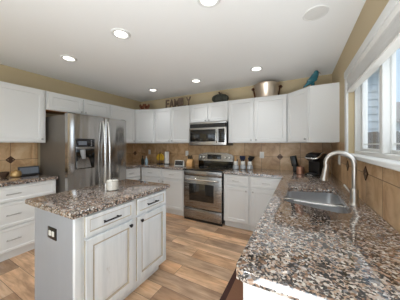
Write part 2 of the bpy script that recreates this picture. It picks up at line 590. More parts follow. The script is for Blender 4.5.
mb.box(-3.1, -0.1, YN - .15, YN, 0, .25)
struct(mb.build('wall_rear', 'wall_light', smooth=False))
mb = MB()
for x0 in (-3.1, -2.12, -1.12, -0.14):
    mb.box(x0, x0 + .06, YN - .1, YN - .04, .25, 2.35)
mb.box(-3.1, -.1, YN - .1, YN - .04, .25, .32).box(-3.1, -.1, YN - .1, YN - .04, 2.28, 2.35)
struct(mb.build('window_2', 'trim', smooth=False))
mb = MB()
for y0 in (PY0, (PY0 + PY1) / 2 - .04, PY1 - .08):
    mb.box(XR + .04, XR + .1, y0, y0 + .08, 0, 2.25)
mb.box(XR + .04, XR + .1, PY0, PY1, 0, .1).box(XR + .04, XR + .1, PY0, PY1, 2.17, 2.25)
struct(mb.build('door_1', 'trim', smooth=False))  # unseen patio door, added as an opening for the fill light

# kitchen window over the sink
GX = 0.56
mb = MB()
fx0, fx1 = 0.497, 0.592
mb.box(fx0, fx1, WY1 - .03, WY1, WZ0, WZ1, .004)
mb.box(fx0, fx1, WY0, WY0 + .05, WZ0, WZ1, .004)
mb.box(fx0, fx1, WY0 + .05, WY1 - .03, WZ0, WZ0 + .055, .004)
mb.box(fx0, fx1, WY0 + .05, WY1 - .03, WZ1 - .05, WZ1, .004)
mid = (WY0 + WY1) / 2
mb.box(fx0, .566, mid - .025, mid + .03, WZ0 + .055, WZ1 - .05, .004)
win = struct(mb.build('window_1', 'trim'), 'white framed sliding window over the sink, raised blind')
for y0, y1 in ((mid + .03, WY1 - .03), (WY0 + .05, mid - .025)):
    z0, z1 = WZ0 + .055, WZ1 - .05
    mb = MB()
    sw = .06 if y0 > mid else .006
    gb = .02 if y0 > mid else .004
    mb.box(GX - .02, GX + gb, y1 - sw, y1, z0, z1, .002).box(GX - .02, GX + .02, y0, y0 + .035, z0, z1, .003)
    mb.box(GX - .02, GX + .02, y0 + .035, y1 - sw, z0, z0 + .025, .003).box(GX - .02, GX + .02, y0 + .035, y1 - sw, z1 - .03, z1, .003)
    mb.build('sash', 'trim', win)
    bx(GX - .003, GX + .003, y0 + .035, y1 - sw, z0 + .025, z1 - .03).build('pane', 'glass', win, smooth=False)
    bx(GX - .008, GX + .008, y0 + .035, y1 - sw, z0 + .062, z0 + .07).build('muntin', 'trim', win, smooth=False)
# tan reveal is the wall itself; sill board and casing
struct(bx(0.395, 0.50, WY0 - .1, WY1 + .1, WZ0 - .006, WZ0 + .026, .008, 3).build('trim_1', 'trim'), 'white window sill board over the tiles')
mb = MB()
mb.box(.431, XR, WY1, WY1 + .085, WZ0 + .026, WZ1, .003)
mb.box(.431, XR, WY0 - .085, WY0, WZ0 + .026, WZ1, .003)
mb.box(.427, XR, WY0 - .1, WY1 + .1, WZ1, WZ1 + .07, .004)
struct(mb.build('trim_2', 'trim'), 'white casing around the sink window')

t = thing('window_blind', 'white slatted window blind raised into a stack at the top of the sink window', 'blind', (0.46, (WY0 + WY1) / 2, 1.885))
L2 = (WY1 - WY0) / 2 - .006
bx(-.028, .03, -L2, L2, .125, .172, .004).build('headrail', 'blind', t)
for k in range(6):
    mb = MB()
    z = .027 + k * .0165
    mb.box(-.026, .026, -L2, L2, z, z + .004, .0015, 1)
    mb.xform(Matrix.Translation((0, 0, z)) @ Matrix.Rotation(.08 * (1 if k % 2 else -1), 4, 'Y') @ Matrix.Translation((0, 0, -z)))
    mb.build('slat', 'blind', t, smooth=False)
bx(-.027, .027, -L2, L2, 0, .018, .004).build('bottom_rail', 'blind', t)

# tile backsplashes
def accent(parent, u, plane, axis, z=1.137):
    h = .038
    R45 = Matrix.Rotation(PI / 4, 4, 'Z')
    rot = {'back': Matrix.Rotation(PI / 2, 4, 'X'), 'right': Matrix.Rotation(-PI / 2, 4, 'Y'), 'left': Matrix.Rotation(PI / 2, 4, 'Y')}[axis]
    loc = {'back': (u, plane, z), 'right': (plane, u, z), 'left': (plane, u, z)}[axis]
    mb = MB().box(-h, h, -h, h, 0, .006, .001, 1)
    mb.xform(Matrix.Translation(loc) @ rot @ R45)
    a = mb.build('accent_tile', 'accent', parent)
    mb = MB()
    q = h * .42
    for sx, sy in ((1, 1), (-1, -1)):
        mb.box(sx * h / 2 - q / 2, sx * h / 2 + q / 2, sy * h / 2 - q / 2, sy * h / 2 + q / 2, .0055, .009, .001, 1)
    mb.xform(Matrix.Translation(loc) @ rot @ R45)
    mb.build('accent_inlay', 'accent_light', a)

t1 = struct(bx(XL, XR, YB - .01, YB, CT, UB).build('trim_3', 'tile_back', smooth=False), 'tan travertine tile backsplash on the range wall')
for u in (-.295,):
    accent(t1, u, YB - .01, 'back')
mb = MB().box(XR - .01, XR, WY1 + .085, YB - .01, CT, UB).box(XR - .01, XR, .3, WY1 + .085, CT, WZ0 - .006)
t2 = struct(mb.build('trim_4', 'tile_right', smooth=False), 'tan travertine tile backsplash under the window')
for u in (1.805, 2.385):
    accent(t2, u, XR - .01, 'right')
t3 = struct(bx(XL, XL + .01, .2, 1.37, CT, UB).build('trim_5', 'tile_left', smooth=False), 'tan travertine tile backsplash over the short left counter')
accent(t3, 1.054, XL + .01, 'left')
t4 = struct(bx(XL, XL + .01, 2.37, YB - .01, CT, UB).build('trim_6', 'tile_left', smooth=False), 'tan travertine tile backsplash right of the fridge')
accent(t4, 3.303, XL + .01, 'left')
struct(bx(XL, XL + .02, 1.30, 1.345, CT, UB, .003).build('trim_7', 'tile_left'))


# ---------------------------------------------------------------- cabinetry
def front_bm(x0, x1, z0, z1, t=.02, fr=.055, rec=.007, raised=False):
    """one door or drawer front: x across, z up, front face at y=-t"""
    b = bmesh.new()
    def ring(ins, y):
        return [b.verts.new((x0 + ins, y, z0 + ins)), b.verts.new((x1 - ins, y, z0 + ins)), b.verts.new((x1 - ins, y, z1 - ins)), b.verts.new((x0 + ins, y, z1 - ins))]
    R = [ring(0, 0), ring(0, -t + .004), ring(.004, -t)]
    if fr:
        R += [ring(fr, -t), ring(fr + .006, -t + rec), ]
        if raised:
            R += [ring(fr + .014, -t + rec), ring(fr + .04, -t + .002)]
    for A, B in zip(R, R[1:]):
        for k in range(4):
            b.faces.new((A[k], A[(k + 1) % 4], B[(k + 1) % 4], B[k]))
    b.faces.new(R[-1])
    b.faces.new(list(reversed(R[0])))
    m = MB()
    m.b.free()
    m.b = b
    return m


def knob(parent, x, z, m='pull', t=.02, r=.014):
    mb = MB().lathe([(0, 0), (.006, 0), (.005, .012), (r, .018), (r, .024), (r * .6, .029), (0, .03)], n=16)
    mb.xform(Matrix.Translation((x, -t, z)) @ Matrix.Rotation(PI / 2, 4, 'X'))
    return mb.build('knob', m, parent)


def pull(parent, x, z, L=.11, m='pull', t=.02, r=.005):
    mb = MB()
    y = -t - .026
    mb.tube([(x - L / 2, y, z), (x + L / 2, y, z)], r, 10)
    for s in (-1, 1):
        mb.tube([(x + s * L * .38, -t, z), (x + s * L * .38, y, z)], r * .9, 8)
    return mb.build('pull', m, parent)


def door(parent, x0, x1, z0, z1, kn=None, m='cab', km='pull', raised=False, fr=.055):
    d = front_bm(x0, x1, z0, z1, raised=raised, fr=fr).build('door', m, parent, smooth=False)
    if kn:
        knob(d, kn[0], kn[1], km)
    return d


def drawer(parent, x0, x1, z0, z1, L=.11, m='cab', km='pull', fr=.03, pr=.005):
    d = front_bm(x0, x1, z0, z1, fr=fr, rec=.005).build('drawer', m, parent, smooth=False)
    pull(d, (x0 + x1) / 2, (z0 + z1) / 2, L, km, r=pr)
    return d


def base_unit(label, loc, rz, wd, dp, fronts, group='white base cabinets'):
    """local: x across the front, y from the front (0) to the wall (dp)"""
    o = thing('base_cabinet', label, 'cabinet', (loc[0], loc[1], 0), rz, group)
    dp -= .014
    mb = MB().box(.0015, wd - .0015, 0, dp, .1, CB - .001)
    mb.build('carcass', 'cab', o, smooth=False)
    bx(.0015, wd - .0015, .055, dp, 0, .1).build('toe_kick', 'cab', o, smooth=False)
    for f in fronts:
        if f[0] == 'w':
            drawer(o, *f[1:])
        else:
            door(o, *f[1:])
    return o


def upper_unit(label, loc, rz, wd, dp, z0, doors, group='white wall cabinets', under=None):
    o = thing('overhead_cabinet', label, 'cabinet', (loc[0], loc[1], z0), rz, group)
    H = UT - z0
    dp -= .004
    mb = MB().box(.0012, wd - .0012, 0, dp, .004 if under else 0, H)
    mb.build('carcass', 'cab', o, smooth=False)
    if under:
        bx(.002, wd - .002, .004, dp, -.003, .0045).build('underside', under, o, smooth=False)
    for x0, x1, kn in doors:
        door(o, x0, x1, .012, H - .02, kn)
    return o


G = .008
# wall cabinets: left wall (local x -> world +Y)
R90, L90 = PI / 2, -PI / 2
wd = 1.338 - .56
upper_unit('wide single-door white cabinet hung over the short left counter', (XU, .56), R90, wd, .32, UB, [(.012, wd - .025, (wd - .055, .05))])
wd = 2.385 - 1.342
upper_unit('low white two-door cabinet mounted above the refrigerator', (XU, 1.342), R90, wd, .32, 1.862,
           [(.02, wd / 2 - G, (wd / 2 - .035, .035)), (wd / 2 + G, wd - .015, (wd / 2 + .035, .035))], under='wood')
wd = 3.008 - 2.388
upper_unit('narrow white wall cabinet just right of the refrigerator, on the left wall', (XU, 2.388), R90, wd, .32, UB, [(.012, wd - .012, (wd - .05, .05))])
# back wall
def corner_upper(label, poly, origin, rz, wd, kn):
    o = thing('corner_cabinet', label, 'cabinet', (origin[0], origin[1], UB), 0, 'white wall cabinets')
    MB().prism([(x - origin[0], y - origin[1]) for x, y in poly], 0, UT - UB).build('carcass', 'cab', o, smooth=False)
    d = door(o, .022, wd - .022, .012, UT - UB - .02, kn)
    d.rotation_euler = (0, 0, rz)
    return o
lx, ly = XU, 2.905
corner_upper('angled white cabinet in the left back corner under the rust carving',
             [(XL, 3.01), (XU, 3.01), (-2.847, YU), (-2.847, YB), (XL, YB)], (XU, 3.01), math.atan2(YU - 3.01, -2.847 - XU), math.hypot(YU - 3.01, -2.847 - XU), (.41, .05))
corner_upper('angled white cabinet in the right back corner under the teal bird',
             [(.129, 2.905), (XR, 2.905), (XR, YB), (-.161, YB), (-.161, YU)], (-.161, YU), -PI / 4, .29 * math.sqrt(2), (.36, .05))
x0 = -2.983
def bk(label, xa, xb, z0, split, kz=.05, **k):
    wd = xb - xa
    s = split - xa
    return upper_unit(label, (xa, YU), 0, wd, .32, z0, [(.012, s - G, (s - .04, kz)), (s + G, wd - .012, (s + .04, kz))], **k)
bk('white two-door wall cabinet left of the microwave, below the letters', -2.845, -1.922, UB, -2.39)
bk('short white two-door cabinet directly above the microwave', -1.920, -1.128, 1.772, -1.53, .035)
bk('white two-door wall cabinet right of the microwave, below the copper bucket', -1.126, -.163, UB, -.672)

# base cabinets
TD = .02
zt, zd = .858, .70       # drawer top / drawer bottom
# short left run, a stack of three drawers
wd = 1.335 - .45
base_unit('white three-drawer base cabinet under the short left counter', (XF, .45), R90, wd, XF - XL,
          [('w', .012, wd - .012, .69, .862, .13), ('w', .012, wd - .012, .40, .676, .13), ('w', .012, wd - .012, .112, .386, .13)])
wd = 2.893 - 2.36
base_unit('narrow white base cabinet with drawer and door just right of the refrigerator', (XF, 2.36), R90, wd, XF - XL,
          [('w', .02, wd - .02, zd, zt), ('d', .02, wd - .02, .115, zd - .02, (wd - .06, .62))])
def two(label, xa, xb, knob_right):
    wd = xb - xa
    return base_unit(label, (xa, YF), 0, wd, YB - YF,
                     [('w', .02, wd - .02, zd, zt), ('d', .02, wd - .02, .115, zd - .02, ((wd - .05) if knob_right else .05, .63))])
two('white base cabinet with drawer and door in the left back corner under the bananas', -2.953, -2.40, True)
two('white base cabinet with drawer and door directly left of the range', -2.398, -1.88, False)
two('white base cabinet with drawer and door directly right of the range', -1.10, -.672, True)
two('white base cabinet with drawer and door between the range-side cabinet and the sink run', -.67, -.19, False)
# sink run, fronts face the island (local x -> world -Y)
def sinkrun(label, ya, yb, fr, low=None):
    wd = yb - ya
    o = base_unit(label, (XP, yb), L90, wd, XR - XP, fr(wd))
    return o
sinkrun('white end cabinet of the sink run, side panel facing out', .665, 1.38, lambda w_: [('w', .02, w_ - .02, zd, zt), ('d', .02, w_ - .02, .115, zd - .02, (.06, .63))])
o = thing('sink_cabinet', 'white sink base cabinet below the steel sink', 'cabinet', (XP, 2.30, 0), L90, 'white base cabinets')
wd = 2.30 - 1.382
mb = MB().box(.0, wd, 0, XR - XP - .014, .1, .60).box(0, .02, 0, XR - XP - .014, .60, CB - .001).box(wd - .02, wd, 0, XR - XP - .014, .60, CB - .001).box(.02, wd - .02, 0, .02, .60, CB - .001)
mb.build('carcass', 'cab', o, smooth=False)
bx(0, wd, .055, XR - XP - .014, 0, .1).build('toe_kick', 'cab', o, smooth=False)
door(o, .02, wd / 2 - G, .115, .85, (wd / 2 - .05, .63)); door(o, wd / 2 + G, wd - .02, .115, .85, (wd / 2 + .05, .63))
sinkrun('white cabinet of the sink run nearest the back corner', 2.302, 2.86, lambda w_: [('w', .02, w_ - .02, zd, zt), ('d', .02, w_ - .02, .115, zd - .02, (.06, .63))])


# countertops
def rrect(x0, x1, y0, y1, r, n=6):
    pts = []
    for cx, cy, a0 in ((x1 - r, y1 - r, 0), (x0 + r, y1 - r, 90), (x0 + r, y0 + r, 180), (x1 - r, y0 + r, 270)):
        for k in range(n + 1):
            a = math.radians(a0 + 90 * k / n)
            pts.append((cx + r * math.cos(a), cy + r * math.sin(a)))
    return pts

def top(name, label, poly, bev=.009):
    mb = MB().prism(poly, CB, CT)
    es = [e for e in mb.b.edges if all(abs(v.co.z - CT) < 1e-5 for v in e.verts)]
    bmesh.ops.recalc_face_normals(mb.b, faces=mb.b.faces[:])
    bmesh.ops.bevel(mb.b, geom=es, offset=bev, segments=3, profile=0.5, affect='EDGES')
    o = mb.build(name, 'granite')
    return tag(o, label, 'countertop')

top('countertop', 'short brown granite countertop against the left wall, beside the refrigerator', [(XL + .01, .40), (-2.945, .40), (-2.945, 1.345), (XL + .01, 1.345)])
top('countertop', 'L-shaped brown granite countertop in the left back corner, left of the range',
    [(XL + .01, 2.345), (-2.945, 2.345), (-2.945, 2.862), (-1.878, 2.862), (-1.878, YB - .01), (XL + .01, YB - .01)])
sx0, sx1, sy0, sy1 = -.108, .305, 1.545, 2.15

def rpoly(pts, r, n=6):
    out = []
    N = len(pts)
    for k in range(N):
        p, a, c = Vector(pts[k]), Vector(pts[k - 1]), Vector(pts[(k + 1) % N])
        u, v = (a - p).normalized(), (c - p).normalized()
        h = math.acos(max(-1, min(1, u.dot(v)))) / 2
        d = r / math.tan(h)
        ce = p + (u + v).normalized() * (r / math.sin(h))
        s0, s1 = p + u * d, p + v * d
        a0 = math.atan2(s0.y - ce.y, s0.x - ce.x); a1 = math.atan2(s1.y - ce.y, s1.x - ce.x)
        da = (a1 - a0 + PI) % (2 * PI) - PI
        out += [(ce.x + r * math.cos(a0 + da * q / n), ce.y + r * math.sin(a0 + da * q / n)) for q in range(n + 1)]
    return out
SINK = [(-.108, 1.585), (.295, 1.44), (.312, 2.23), (-.092, 2.11)]
hole = rpoly(SINK, .075)
outer = [(-.205 + .03, .637), (XR - .01, .637), (XR - .01, YB - .01), (-1.104, YB - .01), (-1.104, 2.862), (-.205, 2.862), (-.205, .667), (-.197, .645)]
mb = MB().slab_hole(outer, hole, CB, CT, .0035)
o = mb.build('countertop', 'granite')
tag(o, 'large speckled granite countertop with the sink cut into it', 'countertop')

# sink
def shrink(pts, d):
    c = sum((Vector(p) for p in pts), Vector((0, 0))) / len(pts)
    return [tuple(Vector(p) + (c - Vector(p)).normalized() * d * 1.41) for p in pts]
def bowl(mb, pts, zt_, zb, r=.07):
    b = mb.b
    loops = []
    for ins, z, rr in ((0, zt_, r), (.004, zb + .05, r), (.02, zb + .015, r), (.05, zb, r * .7)):
        loops.append([b.verts.new((x, y, z)) for x, y in rpoly(shrink(pts, ins), rr)])
    for A, B in zip(loops, loops[1:]):
        n = len(A)
        for k in range(n):
            b.faces.new((A[k], A[(k + 1) % n], B[(k + 1) % n], B[k]))
    b.faces.new(loops[-1])
ox, oy = .10, 1.84
t = thing('kitchen_sink', 'double-bowl stainless steel sink set into the granite', 'sink', (ox, oy, .70))
SL = [(x - ox, y - oy) for x, y in SINK]
OUT = shrink(SL, -.006)
DL, DR = 1.862 - oy, 1.832 - oy      # divider at the left and the right end
near = [OUT[0], OUT[1], (OUT[1][0] + .013, DR - .009), (OUT[0][0] + .005, DL - .009)]
far = [(OUT[0][0] + .006, DL + .009), (OUT[1][0] + .014, DR + .009), OUT[2], OUT[3]]
for q in (near, far):
    mb = MB()
    bowl(mb, q, .168, .0)
    mb.build('bowl', 'steel_sink', t)
    c = sum((Vector(p) for p in q), Vector((0, 0))) / 4
    MB().lathe([(0, .004), (.03, .004), (.042, .003), (.042, 0)], (c.x, c.y, .0005), 20).build('drain', 'chrome', t)
MB().tube([(OUT[0][0] + .012, DL, .158), ((OUT[0][0] + OUT[1][0]) / 2, (DL + DR) / 2, .153), (OUT[1][0] + .004, DR, .158)], .011, 12).build('divider', 'chrome', t)
mb = MB().slab_hole(rpoly(shrink(SL, -.02), .085), rpoly(OUT, .077), .168, .1745, 0)
mb.build('rim', 'steel_sink', t)

# faucet
fx, fy = .352, 1.713
t = thing('kitchen_faucet', 'tall brushed nickel gooseneck faucet behind the sink', 'faucet', (fx, fy, CT))
MB().lathe([(.0, 0), (.034, 0), (.034, .006), (.03, .012), (.026, .03), (.026, .10), (.022, .115), (.018, .12), (0, .12)], n=24).build('body', 'nickel', t)
arc = [(0, 0, .115), (0, 0, .20), (0, 0, .29)]
R = .087
for k in range(1, 15):
    a = math.radians(180 * k / 15)
    arc.append((-R + R * math.cos(a), 0, .29 + R * math.sin(a)))
arc += [(-2 * R + .004, 0, .27), (-2 * R + .002, 0, .255)]
MB().tube(arc, .0165, 16).build('spout', 'nickel', t)
MB().tube([(-2 * R + .004, 0, .262), (-2 * R, 0, .24), (-2 * R - .006, 0, .20), (-2 * R - .011, 0, .165), (-2 * R - .012, 0, .16)], [.0185, .0205, .024, .0265, .022], 18).build('spray_head', 'nickel', t)
lv = MB().tube([(0, 0, .06), (0, .034, .062)], [.014, .014], 14).tube([(0, .030, .062), (-.02, .055, .085), (-.045, .085, .125)], [.008, .007, .009], 12)
lv.build('lever', 'nickel', t)

# ---------------------------------------------------------------- island
t = thing('kitchen_island', 'freestanding distressed white kitchen island with grey end panel', 'island', (-1.29, .69, 0))
# local: x to the right of the world (negative = body), y along
IW, IL = .56, .935
mb = MB().box(-IW, 0, 0, IL, .09, CB - .001)
mb.build('carcass', 'island', t, smooth=False)
bx(-IW + .02, -.06, .03, IL - .05, 0, .09).build('toe_kick', 'island', t, smooth=False)
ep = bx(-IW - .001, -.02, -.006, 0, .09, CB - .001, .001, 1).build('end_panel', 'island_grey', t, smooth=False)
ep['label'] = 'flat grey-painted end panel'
bx(-.022, .006, -.008, .035, .09, CB - .001, .003, 1).build('corner_post', 'island', t, smooth=False)
def isl(fn, ya, yb, z0, z1, **k):
    fr_ = k.get('fr', .055)
    # fronts face world +X: local x -> world +Y
    b = front_bm(ya, yb, z0, z1, **k)
    o_ = b.build(fn, 'island', t, smooth=False, rot=(0, 0, PI / 2))
    o_.data.materials.append(M['glaze'])
    for f in o_.data.polygons:
        vs = [o_.data.vertices[v].co for v in f.vertices]
        ins = [min(v.x - ya, yb - v.x, v.z - z0, z1 - v.z) for v in vs]
        if (min(ins) > fr_ - .002 and max(ins) < fr_ + .016 and max(ins) - min(ins) > .003) or (max(ins) < .001 and len({round(v.x, 4) for v in vs}) == 1):
            f.material_index = 1
    return o_
d1 = isl('drawer', .055, .468, .72, .862, fr=.028, rec=.006)
pull(d1, .245, .79, .145, 'dark_metal', r=.006)
d2 = isl('drawer', .51, .905, .72, .862, fr=.028, rec=.006)
pull(d2, .69, .79, .145, 'dark_metal', r=.006)
d3 = isl('door', .055, .468, .13, .70, fr=.05, raised=True)
knob(d3, .425, .665, 'dark_metal', r=.015)
d4 = isl('door', .51, .905, .13, .70, fr=.05, raised=True)
knob(d4, .55, .665, 'dark_metal', r=.015)
op = bx(-.06, .06, -.006, 0, -.042, .042, .003).build('outlet_plate', 'black', t, loc=(-.282, -.006, .712))
op['label'] = 'black outlet plate'
mb = MB()
for s in (-1, 1):
    mb.box(s * .021 - .015, s * .021 + .015, -.009, -.005, -.018, .018, .004)
mb.build('outlet_socket', 'white_plastic', op)
ic = top('island_countertop', 'brown granite top of the kitchen island, holding the white candle', [(-1.945, .658), (-1.262, .658), (-1.262, 1.662), (-1.945, 1.662)], .012)

# candle
t = thing('jar_candle', 'white candle in a clear glass on the island top', 'candle', (-1.585, 1.18, CT))
MB().lathe([(0, 0), (.05, 0), (.054, .004), (.056, .11), (.053, .11), (.0515, .008), (0, .007)], n=28).build('glass', 'jar_glass', t)
MB().lathe([(0, .0075), (.0505, .0085), (.0525, .092), (.02, .09), (0, .089)], n=28).build('wax', 'wax', t)
MB().tube([(0, 0, .088), (.001, 0, .1)], .0015, 6).build('wick', 'black', t)

# ---------------------------------------------------------------- refrigerator
FX = -2.74
t = thing('refrigerator', 'stainless steel side-by-side refrigerator with door dispenser', 'refrigerator', (FX, 1.372, 0), PI / 2)
# local: x across (0..FW) -> world +Y ; front at y=0 ; back to +y
FW, FD = .962, .80
bx(.004, FW - .004, .085, FD, .02, 1.765, .004).build('case', 'fridge_side', t, smooth=False)
bx(.02, FW - .02, .10, FD - .02, 0, .02).build('base_grille', 'black', t, smooth=False)
def fridge_door(x0, x1):
    mb = MB()
    b = mb.b
    n = 14
    prof = []
    for k in range(n + 1):
        u = k / n
        e = .012 * (1 - min(1, u * (1 - u) * 14)) ** 2
        prof.append((x0 + (x1 - x0) * u, -.016 * math.sin(PI * u) + e))
    poly = prof + [(x1, .078), (x0, .078)]
    mb.prism(poly, .06, 1.778)
    return mb.build('door', 'steel', t)
sp = .534
fd1 = fridge_door(.0, sp - .004)
fd2 = fridge_door(sp + .004, FW)
def fridge_handle(par, x, s):
    pts = []
    for k in range(17):
        u = k / 16
        z = .42 + u * 1.30
        pts.append((x + s * .012 * math.cos(2 * PI * u) * 0 , -.012 - .058 * math.sin(PI * u) ** .55, z))
    MB().tube(pts, [.011] + [.0135] * 15 + [.011], 12).build('handle', 'chrome', par)
fridge_handle(fd1, sp - .04, 1)
fridge_handle(fd2, sp + .04, -1)
# dispenser in the left door
x0, x1 = .088, .352
p = bx(x0, x1, -.024, .0, 1.005, 1.435, .004).build('dispenser', 'black_glass', fd1)
tag(p, 'black water and ice dispenser')
bx(x0 + .012, x1 - .012, -.0285, -.022, 1.322, 1.425, .003).build('display', 'screen', fd1)
bx(x0 + .03, x1 - .12, -.031, -.028, 1.345, 1.40, .001, 1).build('display_window', 'slate', fd1)
mb = MB()
for k in range(4):
    mb.box(x1 - .06, x1 - .045, -.030, -.028, 1.335 + k * .022, 1.347 + k * .022)
mb.build('dispenser_buttons', 'grey', fd1, smooth=False)
bx(x0 - .004, x1 + .004, -.030, -.018, 1.285, 1.318, .003).build('dispenser_band', 'steel_h', fd1)
mb = MB()
mb.b.free(); mb.b = bmesh.new()
prof = [(x0 + .015, -.034), (x0 + .155, -.034), (x0 + .20, -.034), (x0 + .015, -.034)]
b = mb.b
lo = [(x0 + .006, 1.02), (x0 + .205, 1.02), (x0 + .185, 1.10), (x0 + .16, 1.17), (x0 + .05, 1.17), (x0 + .006, 1.12)]
A = [b.verts.new((x, -.036, z)) for x, z in lo]; B = [b.verts.new((x, -.02, z)) for x, z in lo]
b.faces.new(A); b.faces.new(list(reversed(B)))
for k in range(len(lo)):
    b.faces.new((A[k], A[(k + 1) % len(lo)], B[(k + 1) % len(lo)], B[k]))
mb.build('drip_tray', 'steel', fd1, smooth=False)
MB().tube([(x0 + .085, -.028, 1.275), (x0 + .085, -.04, 1.22), (x0 + .095, -.045, 1.15)], [.035, .03, .022], 14).build('paddle', 'grey', fd1)
mb = MB()
mb.box(.02, .10, .02, .11, 1.768, 1.79, .004).box(FW - .10, FW - .02, .02, .11, 1.768, 1.79, .004)
mb.b.free()
for hx in (.02, FW - .10):
    bx(hx, hx + .08, .02, .11, 1.768, 1.79, .004).build('hinge_cover', 'dark_grey', t)

# ---------------------------------------------------------------- range
RX = -1.866
RW = .75
t = thing('range', 'stainless steel electric range with glass door and drawer', 'range', (RX, 2.85, 0))
bx(0, RW, .045, .63, .03, .895, .002).build('body', 'black', t, smooth=False)
bx(-.004, RW + .004, .0, .60, .893, .917, .006).build('cooktop', 'black_glass', t)
for cx, cy, rr in ((.2, .16, .1), (.55, .16, .085), (.2, .43, .075), (.55, .43, .1)):
    MB().lathe([(rr - .003, 0), (rr - .003, .0008), (rr, .0008), (rr, 0)], (cx, cy, .9168), 36).build('burner_ring', 'dark_grey', t)
d = bx(.006, RW - .006, .0, .045, .235, .80, .008).build('oven_door', 'steel_h', t)
bx(.125, RW - .145, -.004, .01, .36, .665, .006).build('oven_window', 'oven_glass', d)
MB().tube([(.06, -.0, .745), (.075, -.035, .745), (.15, -.046, .745), (.375, -.05, .745), (.60, -.046, .745), (.675, -.035, .745), (.69, -.0, .745)], .0125, 12).build('handle', 'chrome', d)
bx(.006, RW - .006, .004, .045, .805, .89, .006).build('front_rail', 'steel_h', t)
d = bx(.006, RW - .006, .0, .045, .045, .222, .008).build('storage_drawer', 'steel_h', t)
bx(.05, RW - .05, -.012, .004, .185, .205, .005).build('drawer_lip', 'steel_h', d)
bx(.006, RW - .006, .02, .05, .0, .045).build('kick', 'black', t, smooth=False)
# backguard
mb = MB()
b = mb.b
n = 16
front, back = [], []
for k in range(n + 1):
    u = k / n
    zt_ = 1.135 + .055 * (1 - (2 * u - 1) ** 4) 
    front.append((RW * u, zt_))
def guard(mb, z0f, y0, y1, ylean):
    b = mb.b
    cols = []
    for (x, zt_) in front:
        cols.append([b.verts.new((x, y0, z0f)), b.verts.new((x, y0 + ylean, zt_)), b.verts.new((x, y1, zt_)), b.verts.new((x, y1, z0f))])
    for A, B in zip(cols, cols[1:]):
        for k in range(4):
            b.faces.new((A[k], A[(k + 1) % 4], B[(k + 1) % 4], B[k]))
    b.faces.new(cols[0]); b.faces.new(list(reversed(cols[-1])))
guard(mb, 1.02, .575, .64, .022)
gd = mb.build('backguard', 'steel_h', t)
bx(.0, RW, .585, .64, .915, 1.022).build('backguard_base', 'black_glass', t, smooth=False)
ROT = Matrix.Rotation(-.14, 4, 'X')
def onguard(mb, x, z):
    mb.xform(Matrix.Translation((x, .575 + .022 * (z - 1.02) / .15 - .001, z)) @ Matrix.Rotation(-.14, 4, 'X'))
    return mb
onguard(bx(-.15, .15, -.004, .002, -.042, .05, .003), .355, 1.10).build('control_display', 'black_glass', gd)
onguard(bx(-.045, .045, -.0055, -.003, -.012, .016, .001, 1), .355, 1.115).build('clock_digits', 'screen', gd)
for x in (.06, .135, .60, .685):
    mb = MB().lathe([(0, 0), (.027, 0), (.026, .006), (.021, .024), (.018, .028), (0, .028)], n=20)
    mb.xform(Matrix.Rotation(PI / 2, 4, 'X'))
    mb.box(-.004, .004, -.034, -.02, -.02, .02, .002, 1)
    onguard(mb, x, 1.095).build('knob', 'chrome', gd)

# ---------------------------------------------------------------- microwave
t = thing('microwave', 'stainless over-the-range microwave with black window, hung above the range', 'microwave', (-1.895, 3.10, 1.342))
MW, MH, MD = .762, .425, .40
bx(0, MW, .03, MD, .0, MH, .002).build('case', 'black', t, smooth=False)
bx(0, MW, .0, .03, .0, .325, .005).build('front_panel', 'steel_light', t)
bx(0, MW, .002, .03, .398, MH, .003).build('top_trim', 'steel_light', t)
bx(.02, MW - .02, .010, .03, .325, .40).build('vent_recess', 'black', t, smooth=False)
mb = MB()
for k in range(3):
    mb.box(.02, MW - .02, .004, .012, .338 + k * .02, .345 + k * .02)
mb.build('vent_grille', 'dark_grey', t, smooth=False)
d = bx(.03, .555, -.014, .002, .065, .290, .008).build('door', 'black_glass', t)
bx(.065, .515, -.016, -.012, .095, .262, .006).build('window', 'oven_glass', d)
pts = [(.585, -.002, .045), (.585, -.03, .07), (.585, -.04, .13), (.585, -.042, .17), (.585, -.04, .21), (.585, -.03, .27), (.585, -.002, .295)]
MB().tube(pts, .0115, 12).build('handle', 'chrome', d)
cp = bx(.615, .735, -.008, .002, .05, .295, .005).build('control_panel', 'black_glass', t)
bx(.625, .725, -.0095, -.007, .245, .282, .002, 1).build('display', 'screen', cp)
mb = MB()
for r in range(5):
    for c in range(3):
        mb.box(.632 + c * .032, .654 + c * .032, -.0095, -.007, .068 + r * .034, .088 + r * .034, .002, 1)
mb.build('keypad', 'dark_grey', cp)
bx(.0, MW, .03, MD, -.008, .0).build('underside', 'dark_grey', t, smooth=False)


# ---------------------------------------------------------------- ceiling fixtures
def can_light(x, y, label, power=CAN):
    t = thing('recessed_light', label, 'ceiling light', (x, y, C - .012), 0, 'recessed ceiling lights')
    mb = MB().lathe([(.062, .0115), (.062, .002), (.082, 0), (.09, .006), (.09, .0118)], n=32)
    mb.build('trim_ring', 'trim', t)
    MB().lathe([(0, .0085), (.0625, .0085), (.0625, .0105), (0, .0105)], n=32).build('lens', 'lamp', t)
    ld = bpy.data.lights.new('can_beam', 'AREA')
    ld.shape = 'DISK'
    ld.size = .12
    ld.energy = power
    ld.color = (0.93, 0.97, 1.0)
    ld.spread = math.radians(100)
    lo = bpy.data.objects.new('can_beam', ld)
    lo.parent = t
    lo.location = (0, 0, -.003)
    COL.objects.link(lo)
    return t
can_light(-1.555, 1.255, 'recessed ceiling light above the island, the largest in view')
can_light(-2.58, 1.30, 'recessed ceiling light nearest the left wall, ahead of the refrigerator')
can_light(-.545, 2.755, 'recessed ceiling light just in front of the copper bucket')
can_light(-1.56, 2.785, 'recessed ceiling light in front of the microwave')
can_light(-2.59, 2.85, 'recessed ceiling light nearest the left back corner')
can_light(-.60, 1.265, 'recessed ceiling light cut by the top edge of the photo')
